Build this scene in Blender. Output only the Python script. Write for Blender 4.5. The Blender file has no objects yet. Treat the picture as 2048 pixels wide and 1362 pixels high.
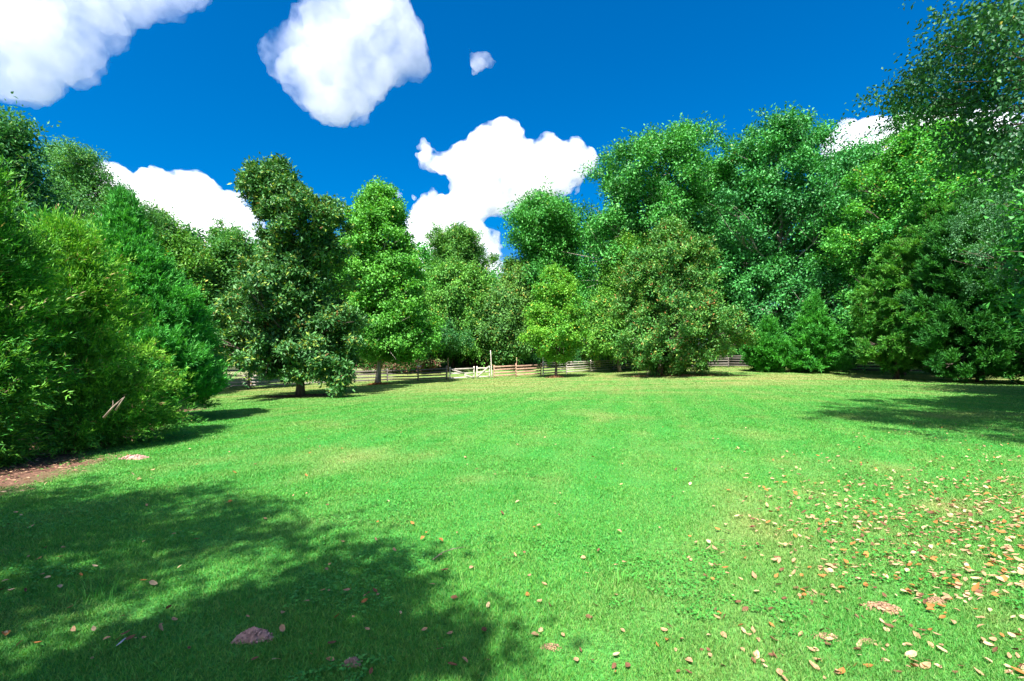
import bpy, math, random
import numpy as np
from mathutils import Vector

# ------------------------------------------------------------------ camera, world, sun, exposure
S = bpy.context.scene
F, HX, HY, EYE = 967.0, 1024.0, 728.0, 1.65        # focal length in photo pixels, horizon row, eye height
cd = bpy.data.cameras.new('camera')
cam = bpy.data.objects.new('camera', cd); S.collection.objects.link(cam)
cd.sensor_width = 36; cd.lens = 36 * F / 2048; cd.shift_y = (HY - 681) / 2048
cd.clip_start = 0.05; cd.clip_end = 20000
cam.location = (0, 0, EYE); cam.rotation_euler = (math.pi / 2, 0, 0)
S.camera = cam

SUN_EL, SUN_AZ = math.radians(55), math.radians(18)   # azimuth: sun stands behind the camera, this far to the left
LX, LY = math.sin(SUN_AZ), math.cos(SUN_AZ)           # where the light travels over the ground
w = bpy.data.worlds.new('World'); S.world = w; w.use_nodes = True
nt = w.node_tree; bg = nt.nodes['Background']
sky = nt.nodes.new('ShaderNodeTexSky'); sky.sky_type = 'NISHITA'; sky.sun_disc = False
sky.sun_elevation = SUN_EL; sky.sun_rotation = math.pi + SUN_AZ
sky.air_density = 1.0; sky.dust_density = 3.0; sky.altitude = 0; sky.ozone_density = 4.0
hs = nt.nodes.new('ShaderNodeHueSaturation'); hs.inputs['Saturation'].default_value = 1.6
hs.inputs['Hue'].default_value = 0.503
nt.links.new(sky.outputs[0], hs.inputs['Color']); nt.links.new(hs.outputs[0], bg.inputs[0])
bg.inputs[1].default_value = 0.058
sd = bpy.data.lights.new('sun', 'SUN'); sd.energy = 4.0; sd.angle = math.radians(0.53); sd.color = (1, 0.965, 0.9)
sun = bpy.data.objects.new('sun', sd); S.collection.objects.link(sun)
sun.rotation_euler = Vector((LX * math.cos(SUN_EL), LY * math.cos(SUN_EL), -math.sin(SUN_EL))).to_track_quat('-Z', 'Y').to_euler()
S.view_settings.view_transform = 'Standard'; S.view_settings.look = 'None'
S.view_settings.exposure = 1.85; S.view_settings.gamma = 1
S.cycles.max_bounces = 8; S.cycles.transparent_max_bounces = 12; S.cycles.transmission_bounces = 5; S.cycles.diffuse_bounces = 4
S.cycles.use_denoising = True; S.cycles.volume_bounces = 12; S.cycles.max_bounces = 14

rng = np.random.default_rng(7)
A = np.array

# ------------------------------------------------------------------ helpers
def link(o, parent=None):
    S.collection.objects.link(o)
    if parent is not None: o.parent = parent
    return o
def tag(o, label=None, cat=None, group=None, kind=None):
    if label: o['label'] = label
    if cat: o['category'] = cat
    if group: o['group'] = group
    if kind: o['kind'] = kind
    return o
def empty(name, loc):
    o = bpy.data.objects.new(name, None); o.location = loc; o.empty_display_size = 0.3
    return link(o)
def raw(name, V, loops, starts, mat, col=None, smooth=False):
    me = bpy.data.meshes.new(name)
    V = np.ascontiguousarray(V, np.float32); loops = np.ascontiguousarray(loops, np.int32); starts = np.ascontiguousarray(starts, np.int32)
    me.vertices.add(len(V)); me.vertices.foreach_set('co', V.ravel())
    me.loops.add(len(loops)); me.loops.foreach_set('vertex_index', loops)
    me.polygons.add(len(starts)); me.polygons.foreach_set('loop_start', starts)
    me.polygons.foreach_set('loop_total', np.diff(np.append(starts, len(loops))).astype(np.int32))
    if smooth: me.polygons.foreach_set('use_smooth', np.ones(len(starts), bool))
    if col is not None:
        at = me.color_attributes.new('col', 'BYTE_COLOR', 'POINT')
        c = np.ones((len(V), 4), np.float32); c[:, :3] = np.clip(col, 0, 1); at.data.foreach_set('color', c.ravel())
    me.update(calc_edges=True)
    if mat: me.materials.append(mat)
    return me
def obj(name, me, parent=None, loc=(0, 0, 0)):
    o = bpy.data.objects.new(name, me); o.location = loc
    return link(o, parent)
class MB:                                              # collects polygons
    def __init__(s): s.v = []; s.f = []; s.c = []; s.n = 0
    def add(s, V, faces, col=None):
        V = np.asarray(V, float); s.v.append(V)
        s.f += [[i + s.n for i in f] for f in faces]; s.n += len(V)
        s.c.append(np.broadcast_to(A(col if col is not None else (.5, .5, .5), float), (len(V), 3)))
    def tube(s, P, R, k=6, col=None, cap=True):
        P = np.asarray(P, float); n = len(P); V = []
        ref = A([0.31, 0.87, 0.38])
        for i in range(n):
            d = P[min(i + 1, n - 1)] - P[max(i - 1, 0)]; d = d / (np.linalg.norm(d) + 1e-9)
            a = np.cross(d, ref); a /= np.linalg.norm(a) + 1e-9; b = np.cross(d, a)
            for j in range(k):
                t = 2 * math.pi * j / k; V.append(P[i] + R[i] * (a * math.cos(t) + b * math.sin(t)))
        fs = [[i * k + j, i * k + (j + 1) % k, (i + 1) * k + (j + 1) % k, (i + 1) * k + j] for i in range(n - 1) for j in range(k)]
        if cap: fs += [list(range(k))[::-1], list(range((n - 1) * k, n * k))]
        s.add(V, fs, col)
    def beam(s, a, b, w, h, col=None, up=(0, 0, 1), jit=0.0):    # a plank from a to b: w across, h tall, worn edges chamfered
        a = A(a, float); b = A(b, float); d = (b - a) / np.linalg.norm(b - a)
        sd_ = np.cross(d, A(up, float)); sd_ /= np.linalg.norm(sd_); u = np.cross(sd_, d)
        c = min(w, h) * 0.16
        prof = [(-w/2 + c, -h/2), (w/2 - c, -h/2), (w/2, -h/2 + c), (w/2, h/2 - c), (w/2 - c, h/2), (-w/2 + c, h/2), (-w/2, h/2 - c), (-w/2, -h/2 + c)]
        V = []; n = 4
        for i in range(n):
            p = a + (b - a) * i / (n - 1); jx, jz = (rng.normal(0, jit), rng.normal(0, jit)) if 0 < i < n - 1 else (0, 0)
            for x, z in prof: V.append(p + sd_ * (x + jx) + u * (z + jz))
        fs = [[i * 8 + j, i * 8 + (j + 1) % 8, (i + 1) * 8 + (j + 1) % 8, (i + 1) * 8 + j] for i in range(n - 1) for j in range(8)]
        fs += [list(range(8))[::-1], list(range((n - 1) * 8, n * 8))]
        s.add(V, fs, col)
    def build(s, name, mat, parent=None, loc=(0, 0, 0), smooth=False):
        V = np.concatenate(s.v); loops = [i for f in s.f for i in f]
        st = np.cumsum([0] + [len(f) for f in s.f[:-1]])
        return obj(name, raw(name, V, loops, st, mat, np.concatenate(s.c), smooth), parent, loc)

def vnoise(x, y, seed=0):                              # smooth value noise on the plane, 0..1
    r = np.random.default_rng(seed).random((256, 256))
    xi = np.floor(x).astype(int); yi = np.floor(y).astype(int); fx = x - xi; fy = y - yi
    fx = fx * fx * (3 - 2 * fx); fy = fy * fy * (3 - 2 * fy)
    g = lambda i, j: r[i % 256, j % 256]
    return (g(xi, yi) * (1 - fx) + g(xi + 1, yi) * fx) * (1 - fy) + (g(xi, yi + 1) * (1 - fx) + g(xi + 1, yi + 1) * fx) * fy
def fbm(x, y, seed=0, o=4):
    s = 0; a = .5; n = 0
    for k in range(o): s = s + a * vnoise(x * 2 ** k, y * 2 ** k, seed + k); n += a; a *= .55
    return s / n

# ------------------------------------------------------------------ the lie of the land (thin-plate spline through measured points)
CP = [(435,777,44),(569,773,45),(709,766,48),(836,762,48),(895,760,46),(985,756,48),(1084,751,50),(1133,748,53),(1181,744.6,57),(1228,741,62),
      (1320,737,62),(1457,735,54),(1600,740,49),(1688,745,48),(1771,746,47),(2048,752,45),(2400,757,43),
      (600,793,29),(755,768,41),(1110,755,45),(1318,752,42),
      (700,733,62),(900,728,66),(1050,718,72),(1200,718,76),(1400,715,72),(1700,725,62),(2100,735,60),(480,751,66),(300,760,60),(0,770,55),(-300,780,50)]
XY = [((px - HX) / F * d, d) for px, y, d in CP]; ZZ = [EYE - (y - HY) / F * d for px, y, d in CP]
for x, y, z in [(0,0,0),(-6,0,0),(6,0,0),(0,4,0),(-5,5,0),(5,5,0),(-9,9,-.12),(-11,15,-.2),(-14,22,-.35),(0,10,0),(9,10,.05),(16,18,.15),(6,20,.08),(-6,18,-.08),(0,30,0),(24,28,.3),(-20,-10,0),(20,-10,0),(0,-20,0),(-40,10,-.4),(40,10,.3)]:
    XY.append((x, y)); ZZ.append(z)
XY = A(XY); ZZ = A(ZZ)
def _tp(r2): return 0.5 * r2 * np.log(r2 + 1e-6)
_n = len(XY); _K = _tp(((XY[:, None] - XY[None]) ** 2).sum(-1)) + np.eye(_n) * 2.0; _P = np.c_[np.ones(_n), XY]
_M = np.zeros((_n + 3, _n + 3)); _M[:_n, :_n] = _K; _M[:_n, _n:] = _P; _M[_n:, :_n] = _P.T
_W = np.linalg.solve(_M, np.r_[ZZ, np.zeros(3)])
def gz(x, y):
    x = np.atleast_1d(np.asarray(x, float)); y = np.atleast_1d(np.asarray(y, float))
    xc = np.clip(x, -48, 60); yc = np.clip(y, -20, 78)
    out = np.zeros(len(x))
    for i in range(0, len(x), 20000):
        p = np.c_[xc[i:i+20000], yc[i:i+20000]]
        out[i:i+20000] = _tp(((p[:, None] - XY[None]) ** 2).sum(-1)) @ _W[:_n] + _W[_n] + p @ _W[_n+1:]
    return np.clip(out, -2.5, 4)
def g1(x, y): return float(gz(x, y)[0])
def at(px, y, d): return A([(px - HX) / F * d, d, EYE - (y - HY) / F * d])       # a photo pixel at a depth, as a point of the world
def onground(px, d): x = (px - HX) / F * d; return A([x, d, g1(x, d)])
def ray_ground(px, y):                                   # where the line of sight through a pixel meets the ground
    dx, dz = (px - HX) / F, -(y - HY) / F
    d = np.arange(1.5, 60, 0.05); h = EYE + dz * d - gz(dx * d, d); k = np.argmax(h < 0)
    return (dx * d[k], d[k]) if h[k] < 0 else (dx * 50, 50.)

# ------------------------------------------------------------------ materials
def mat(name): m = bpy.data.materials.new(name); m.use_nodes = True; return m, m.node_tree, m.node_tree.nodes['Principled BSDF']
def leaf_mat(name, rough=0.5, trans=0.3, spec=0.4, tcol=(1.25, 1.2, .5)):
    m, t, p = mat(name); N = t.nodes; L = t.links
    a = N.new('ShaderNodeAttribute'); a.attribute_name = 'col'
    no = N.new('ShaderNodeTexNoise'); no.inputs['Scale'].default_value = 9; tc = N.new('ShaderNodeTexCoord'); L.new(tc.outputs['Object'], no.inputs['Vector'])
    mr = N.new('ShaderNodeMapRange'); mr.inputs[3].default_value = .8; mr.inputs[4].default_value = 1.2; L.new(no.outputs[0], mr.inputs[0])
    mx = N.new('ShaderNodeVectorMath'); mx.operation = 'SCALE'; L.new(a.outputs['Color'], mx.inputs[0]); L.new(mr.outputs[0], mx.inputs['Scale'])
    L.new(mx.outputs[0], p.inputs['Base Color']); p.inputs['Roughness'].default_value = rough; p.inputs['Specular IOR Level'].default_value = spec
    tr = N.new('ShaderNodeBsdfTranslucent'); vm = N.new('ShaderNodeVectorMath'); vm.operation = 'MULTIPLY'; vm.inputs[1].default_value = tcol
    L.new(mx.outputs[0], vm.inputs[0]); L.new(vm.outputs[0], tr.inputs[0])
    ms = N.new('ShaderNodeMixShader'); ms.inputs[0].default_value = trans; L.new(p.outputs[0], ms.inputs[1]); L.new(tr.outputs[0], ms.inputs[2])
    L.new(ms.outputs[0], N['Material Output'].inputs[0]); return m
def bark_mat(name, c0, c1, scale=6):
    m, t, p = mat(name); N = t.nodes; L = t.links
    tc = N.new('ShaderNodeTexCoord'); mp = N.new('ShaderNodeMapping'); mp.inputs['Scale'].default_value = (1, 1, .25); L.new(tc.outputs['Object'], mp.inputs[0])
    no = N.new('ShaderNodeTexNoise'); no.inputs['Scale'].default_value = scale; no.inputs['Detail'].default_value = 6; L.new(mp.outputs[0], no.inputs['Vector'])
    cr = N.new('ShaderNodeValToRGB'); cr.color_ramp.elements[0].position = .35; cr.color_ramp.elements[1].position = .65
    cr.color_ramp.elements[0].color = (*c0, 1); cr.color_ramp.elements[1].color = (*c1, 1); L.new(no.outputs[0], cr.inputs[0]); L.new(cr.outputs[0], p.inputs['Base Color'])
    bp = N.new('ShaderNodeBump'); bp.inputs['Strength'].default_value = .6; bp.inputs['Distance'].default_value = .03; L.new(no.outputs[0], bp.inputs['Height']); L.new(bp.outputs[0], p.inputs['Normal'])
    p.inputs['Roughness'].default_value = .9; return m
def attr_mat(name, rough=.85, scale=25, lo=.65, hi=1.25, stretch=(1, 1, 1)):
    m, t, p = mat(name); N = t.nodes; L = t.links
    a = N.new('ShaderNodeAttribute'); a.attribute_name = 'col'
    tc = N.new('ShaderNodeTexCoord'); mp = N.new('ShaderNodeMapping'); mp.inputs['Scale'].default_value = stretch; L.new(tc.outputs['Object'], mp.inputs[0])
    no = N.new('ShaderNodeTexNoise'); no.inputs['Scale'].default_value = scale; no.inputs['Detail'].default_value = 5; L.new(mp.outputs[0], no.inputs['Vector'])
    mr = N.new('ShaderNodeMapRange'); mr.inputs[1].default_value = .3; mr.inputs[2].default_value = .7; mr.inputs[3].default_value = lo; mr.inputs[4].default_value = hi; L.new(no.outputs[0], mr.inputs[0])
    mx = N.new('ShaderNodeVectorMath'); mx.operation = 'SCALE'; L.new(a.outputs['Color'], mx.inputs[0]); L.new(mr.outputs[0], mx.inputs['Scale']); L.new(mx.outputs[0], p.inputs['Base Color'])
    p.inputs['Roughness'].default_value = rough; return m
M_LEAF = leaf_mat('soft_leaf', .55, .27, .3)
M_GLOSS = leaf_mat('glossy_leaf', .5, .2, .3)
M_NEEDLE = leaf_mat('needle_spray', .6, .25, .25)
M_GRASS = leaf_mat('grass_blade', .55, .3, .25)
M_DRY = leaf_mat('dry_leaf', .75, .15, .15, (1.1, .9, .6))
M_BARK = bark_mat('grey_brown_bark', (.05, .035, .028), (.16, .12, .095))
M_PALE = bark_mat('pale_bark', (.2, .17, .14), (.42, .37, .32), 9)
M_DEAD = bark_mat('weathered_dead_wood', (.10, .07, .055), (.36, .28, .22), 12)
M_WOOD = attr_mat('fence_wood', .85, 14, .6, 1.3, (1, 1, 1))
M_SOIL = attr_mat('soil', .95, 40, .6, 1.3)
def cloud_mat(name, col, dens, sc_):
    m, t, p = mat(name); N = t.nodes; L = t.links; N.remove(p)
    v = N.new('ShaderNodeVolumeScatter'); v.inputs['Color'].default_value = (*col, 1); v.inputs['Anisotropy'].default_value = .2
    tc = N.new('ShaderNodeTexCoord'); no = N.new('ShaderNodeTexNoise'); no.inputs['Scale'].default_value = sc_; no.inputs['Detail'].default_value = 5; no.inputs['Roughness'].default_value = .6; L.new(tc.outputs['Object'], no.inputs['Vector'])
    mr = N.new('ShaderNodeMapRange'); mr.inputs[1].default_value = .38; mr.inputs[2].default_value = .6; mr.inputs[3].default_value = .0; mr.inputs[4].default_value = dens; L.new(no.outputs[0], mr.inputs[0]); L.new(mr.outputs[0], v.inputs['Density'])
    L.new(v.outputs[0], N['Material Output'].inputs['Volume']); return m
M_CLOUD = cloud_mat('cloud_vapour', (.42, .42, .46), .04, .012)
M_CLOUD_SHADED = cloud_mat('shaded_cloud_vapour', (.13, .135, .185), .032, .006)  # grey of the shaded underside is put into the scatter colour
M_CLOUD_HALF_SHADED = cloud_mat('half_shaded_cloud_vapour', (.2, .205, .26), .032, .0065)  # same vapour, scatter colour partly darkened for its shaded underside

# ------------------------------------------------------------------ lawn colours (shared by the ground sheet and the blades)
G_MAIN, G_LIGHT, G_STRAW, G_DEEP = A([.048,.29,.042]), A([.21,.43,.05]), A([.33,.33,.12]), A([.018,.185,.032])
def lawn_dry(x, y):                                    # 0 lush .. 1 straw
    n = fbm(x * .35 + 40, y * .35 + 9, 3); m = fbm(x * 1.6, y * 1.6 + 70, 11)
    d = np.clip((n - .56) * 2.6, 0, 1) * .5 + np.clip((m - .6) * 3, 0, 1) * .3
    far = np.clip((y - 20) / 18, 0, 1); st = fbm(x * .12 + 5, y * 1.3, 21)
    d = d + far * (np.clip((st - .36) * 3, 0, 1) * .6 + .22) + .1 * fbm(x * .9, y * .9, 66) + .04
    d = d + .07 * np.sin((x * .96 - y * .25) * 5.2 + 3 * fbm(x * .3, y * .3, 12)) * np.clip((y - 3) / 5, 0, 1)
    right = np.clip((x - 1.2) / 3, 0, 1) * np.clip((9 - y) / 5, 0, 1); d = d + right * (np.clip((m - .42) * 2.6, 0, 1) * .55 + .08)
    return np.clip(d, 0, .9)
def bare(x, y):                                        # 1 where the ground is bare soil / needle litter under the left conifers
    edge = -5.75 - 0.47 * (y - 5) + (fbm(x * .7, y * .7, 31) - .5) * 2.2
    return np.clip((edge - x) / .7, 0, 1) * (y > -2) * (y < 24)

# ------------------------------------------------------------------ ground
def axis(lo, hi, fine_lo, fine_hi, step):
    a = list(np.arange(fine_lo, fine_hi + 1e-6, step)); s = step; v = a[-1]
    while v < hi: s *= 1.25; v = min(v + s, hi); a.append(v)
    s = step; v = a[0]
    while v > lo: s *= 1.25; v = max(v - s, lo); a.insert(0, v)
    return A(a)
def ground():
    X = axis(-6000, 6000, -30, 36, .5); Y = axis(-6000, 6000, -4, 75, .5)
    gx, gy = np.meshgrid(X, Y); gx = gx.ravel(); gy = gy.ravel(); z = gz(gx, gy) + (fbm(gx * .9, gy * .9, 50) - .5) * .05
    nx = len(X); i = np.arange((len(Y) - 1) * nx).reshape(-1, nx)[:, :-1].ravel()
    q = np.c_[i, i + 1, i + nx + 1, i + nx]
    dry = lawn_dry(gx, gy)[:, None]; b = bare(gx, gy)[:, None]
    c = (G_DEEP * .5 + G_MAIN * .5) * (1 - dry) + G_STRAW * .8 * dry
    c = c * (1 - b) + A([.16, .085, .06]) * b
    tan = np.clip(1 - np.abs(gx + 0.5 + (gy - 68) * .1) / 7.5, 0, 1) * np.clip(1 - np.abs(gy - 68) / 5.5, 0, 1) * 3; tan = np.clip(tan, 0, 1)[:, None]; c = c * (1 - tan) + A([.30, .20, .13]) * tan
    pale = (np.clip((gy - 47) / 3, 0, 1) * np.clip((-14 - gx) / 3, 0, 1) * .7)[:, None]; c = c * (1 - pale) + A([.26, .25, .15]) * pale
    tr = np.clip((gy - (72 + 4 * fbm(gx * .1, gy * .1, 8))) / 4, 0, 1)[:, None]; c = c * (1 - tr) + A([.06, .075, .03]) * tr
    m, t, p = mat('lawn_ground'); N = t.nodes; L = t.links
    a = N.new('ShaderNodeAttribute'); a.attribute_name = 'col'; tc = N.new('ShaderNodeTexCoord')
    no = N.new('ShaderNodeTexNoise'); no.inputs['Scale'].default_value = 30; no.inputs['Detail'].default_value = 8; L.new(tc.outputs['Object'], no.inputs['Vector'])
    mr = N.new('ShaderNodeMapRange'); mr.inputs[1].default_value = .3; mr.inputs[2].default_value = .7; mr.inputs[3].default_value = .5; mr.inputs[4].default_value = 1.3; L.new(no.outputs[0], mr.inputs[0])
    mx = N.new('ShaderNodeVectorMath'); mx.operation = 'SCALE'; L.new(a.outputs['Color'], mx.inputs[0]); L.new(mr.outputs[0], mx.inputs['Scale']); L.new(mx.outputs[0], p.inputs['Base Color'])
    bp = N.new('ShaderNodeBump'); bp.inputs['Strength'].default_value = .7; bp.inputs['Distance'].default_value = .05; L.new(no.outputs[0], bp.inputs['Height']); L.new(bp.outputs[0], p.inputs['Normal'])
    p.inputs['Roughness'].default_value = .95; p.inputs['Specular IOR Level'].default_value = .1
    me = raw('ground', np.c_[gx, gy, z], q.ravel(), np.arange(len(q)) * 4, m, c, True)
    tag(obj('ground', me), 'green lawn rising gently to the fence and the woods', 'lawn', kind='structure')
ground()

# ------------------------------------------------------------------ clouds: heaped billows grown from spheres, remeshed and roughened
def inpoly(P, poly):
    x, y = P[:, 0], P[:, 1]; ins = np.zeros(len(P), bool); j = len(poly) - 1
    for i in range(len(poly)):
        xi, yi = poly[i]; xj, yj = poly[j]
        c = ((yi > y) != (yj > y)) & (x < (xj - xi) * (y - yi) / (yj - yi + 1e-9) + xi); ins ^= c; j = i
    return ins
def edist(P, poly):
    d = np.full(len(P), 1e9)
    for i in range(len(poly)):
        a = A(poly[i - 1], float); b = A(poly[i], float); ab = b - a; t = np.clip(((P - a) @ ab) / (ab @ ab + 1e-9), 0, 1)
        d = np.minimum(d, np.linalg.norm(P - a - t[:, None] * ab, axis=1))
    return d
def ico(n=2):
    import bmesh
    bm = bmesh.new(); bmesh.ops.create_icosphere(bm, subdivisions=n, radius=1); V = A([v.co[:] for v in bm.verts]); Fc = A([[v.index for v in f.verts] for f in bm.faces]); bm.free(); return V, Fc
ICO = ico(2)
def cloud(poly, D, label, n=420, seed=1, rmax=46, res=210, rough=1.0, m_=None):
    r = np.random.default_rng(seed); poly = [tuple(p) for p in poly]; pa = A(poly, float); lo, hi = pa.min(0), pa.max(0)
    P = r.random((n * 30, 2)) * (hi - lo) + lo; P = P[inpoly(P, poly)]; d = edist(P, poly)
    k = d > 1.5; P, d = P[k], d[k]
    pr = 1 / (d + 4); idx = r.choice(len(P), min(n, len(P)), False, pr / pr.sum()); P, d = P[idx], d[idx]
    R = np.minimum(d * 1.02, rmax * (.6 + .6 * r.random(len(d))))
    dep = (r.random(len(d)) - .5) * np.minimum(d, 90) * 1.6
    Vs, Fs = [], []; s = D / F
    for i in range(len(P)):
        c = at(P[i, 0], P[i, 1], D) + A([0, dep[i] * s, 0]); Vs.append(ICO[0] * R[i] * s * A([1, 1, .92]) + c); Fs.append(ICO[1] + i * len(ICO[0]))
    V = np.concatenate(Vs); Fc = np.concatenate(Fs); org = V.mean(0)
    me = raw('cloud', V - org, Fc.ravel(), np.arange(len(Fc)) * 3, m_ or M_CLOUD)
    o = obj('cloud', me, None, org); size = (hi - lo).max() * s
    m = o.modifiers.new('r', 'REMESH'); m.mode = 'VOXEL'; m.voxel_size = max(size / res, 1.0); m.use_smooth_shade = True
    for ts, st in ((.16, .05), (.06, .04), (.025, .024)):
        tx = bpy.data.textures.new('puff', 'CLOUDS'); tx.noise_scale = size * ts; tx.noise_depth = 3
        dm = o.modifiers.new('d', 'DISPLACE'); dm.texture = tx; dm.strength = size * st * rough; dm.mid_level = .5; dm.texture_coords = 'LOCAL'
    m = o.modifiers.new('r', 'REMESH'); m.mode = 'VOXEL'; m.voxel_size = max(size / res, 1.0); m.use_smooth_shade = True
    dg = bpy.context.evaluated_depsgraph_get(); me2 = bpy.data.meshes.new_from_object(o.evaluated_get(dg)); o.modifiers.clear(); o.data = me2
    me2.name = 'cloud'; me2.polygons.foreach_set('use_smooth', np.ones(len(me2.polygons), bool))
    return tag(o, label, 'cloud')
cloud([(-160,-120),(440,-120),(415,5),(370,25),(300,20),(245,55),(215,75),(190,60),(180,95),(170,112),(130,150),(75,195),(40,205),(-20,190),(-160,150)], 1500, 'large grey lilac cloud filling the top left corner of the sky', 400, 1, 60, m_=M_CLOUD_SHADED)
cloud([(585,-110),(598,45),(535,68),(524,130),(555,165),(580,195),(608,212),(615,238),(660,252),(735,242),(742,215),(770,190),(800,155),(845,150),(860,115),(850,60),(830,30),(815,-10),(850,-110)], 1500, 'big white cloud cut by the top edge, over the dark magnolia', 420, 2, 50, m_=M_CLOUD_HALF_SHADED)
cloud([(935,92),(950,108),(985,105),(994,124),(965,140),(944,153),(940,125)], 1400, 'lone small white cloud between the two biggest clouds', 60, 3, 14, 60)
cloud([(838,283),(850,278),(882,302),(930,288),(948,260),(975,243),(1010,234),(1038,250),(1052,285),(1080,280),(1098,262),(1116,290),(1165,283),(1200,318),(1178,352),(1150,380),(1115,405),(1060,425),(1000,437),(955,448),(1000,462),(1010,530),(1000,600),(800,600),(800,445),(835,420),(846,380),(865,368),(880,385),(897,390),(897,355),(845,335),(830,312)], 3000, 'towering white cumulus in the middle of the sky above the low trees', 640, 4, 38, 190)
cloud([(205,338),(240,332),(290,345),(300,325),(335,345),(362,356),(398,339),(438,365),(445,380),(480,382),(515,425),(545,600),(330,600),(150,420)], 3000, 'broad white cloud rising behind the trees between cypress and magnolia', 420, 5, 42)
cloud([(1635,275),(1690,240),(1755,236),(1810,228),(1890,210),(1960,225),(2060,260),(2060,400),(1660,400)], 3000, 'white cloud showing over the treetops on the right', 260, 6, 36)
cloud([(775,380),(790,374),(806,388),(800,398),(786,398)], 2800, 'tiny white puff beside the sweetgum top, the larger of two', 25, 7, 9, 40)
cloud([(820,392),(827,387),(835,396),(828,403)], 2800, 'tiniest white puff, between the sweetgum top and the towering cumulus', 16, 8, 6, 30)
cloud([(1150,368),(1162,362),(1160,385),(1148,395)], 3000, 'tiny wisp of cloud just left of the tall oaks', 18, 9, 6, 30)

# ------------------------------------------------------------------ grass
def blades(N, seed, y0=1.9, y1=58, wide=1.25, h0=.013, h1=.034, name='grass', label=''):
    r = np.random.default_rng(seed)
    d = y0 * (y1 / y0) ** r.random(N); x = (r.random(N) * 2 - 1) * (wide * d + 1.2)
    keep = (bare(x, d) < r.random(N)) & (r.random(N) < .45 + .55 * np.clip(fbm(x * 2.2, d * 2.2, 77) * 1.9 - .35, 0, 1) + (d > 12))
    x, d = x[keep], d[keep]; N = len(x); z = gz(x, d) + (fbm(x * .9, d * .9, 50) - .5) * .05 - .004
    lush = fbm(x * 1.1 + 7, d * 1.1, 61)
    h = (h0 + (h1 - h0) * r.random(N)) * (.65 + .8 * lush) * (1 + np.clip((d - 10) / 60, 0, .4)); wd = (.0014 + .0009 * d) * (.6 + .8 * r.random(N))
    a = r.random(N) * 6.283; lean = h * (.25 + .9 * r.random(N)); la = r.random(N) * 6.283
    base = np.c_[x, d, z]; sx = np.c_[np.cos(a), np.sin(a), np.zeros(N)] * wd[:, None] * .5
    ld = np.c_[np.cos(la), np.sin(la), np.zeros(N)]
    mid = base + ld * (lean * .35)[:, None] + np.c_[np.zeros((N, 2)), h * .62]; tip = base + ld * lean[:, None] + np.c_[np.zeros((N, 2)), h]
    V = np.stack([base - sx, base + sx, mid + sx * .8, mid - sx * .8, tip], 1)
    dry = np.clip(lawn_dry(x, d) + r.normal(0, .13, N), 0, 1)[:, None]; t = r.random(N)[:, None]; g = fbm(x * .6 + 90, d * .6, 64)[:, None]
    c = G_MAIN * (1 - t * .6) + G_LIGHT * t * .6; c = c * (1 - .7 * g) + (G_DEEP * .4 + G_MAIN * .6) * .7 * g
    c = c * (1 - dry) + G_STRAW * dry; c *= (.75 + .5 * r.random(N))[:, None]
    i = np.arange(N)[:, None] * 5
    loops = np.concatenate([i, i + 1, i + 2, i + 3, i + 3, i + 2, i + 4], 1).ravel(); st = (np.arange(N)[:, None] * 7 + A([0, 4])).ravel()
    me = raw(name, V.reshape(-1, 3), loops, st, M_GRASS, np.repeat(c, 5, 0))
    return tag(obj(name, me), label, 'grass', kind='stuff')
blades(2000000, 5, label='short mown bright green grass covering the lawn')

# ------------------------------------------------------------------ foliage
def unit(v): return v / (np.linalg.norm(v, axis=-1, keepdims=True) + 1e-9)
def leaf_mesh(name, p, d, n, L, Wd, col, m, fold=.25, kite=.42):
    """one folded four-cornered leaf per row: base p, long axis d, facing n"""
    d = unit(d); s = unit(np.cross(d, n)); n = np.cross(s, d); L = L[:, None]; Wd = Wd[:, None]
    V = np.stack([p, p + d * L * kite + s * Wd * .5 + n * Wd * fold, p + d * L, p + d * L * kite - s * Wd * .5 + n * Wd * fold], 1).reshape(-1, 3)
    N = len(p); i = np.arange(N)[:, None] * 4
    loops = np.concatenate([i, i + 1, i + 2, i, i + 2, i + 3], 1).ravel()
    return raw(name, V, loops, np.arange(2 * N) * 3, m, np.repeat(col, 4, 0))

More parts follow.
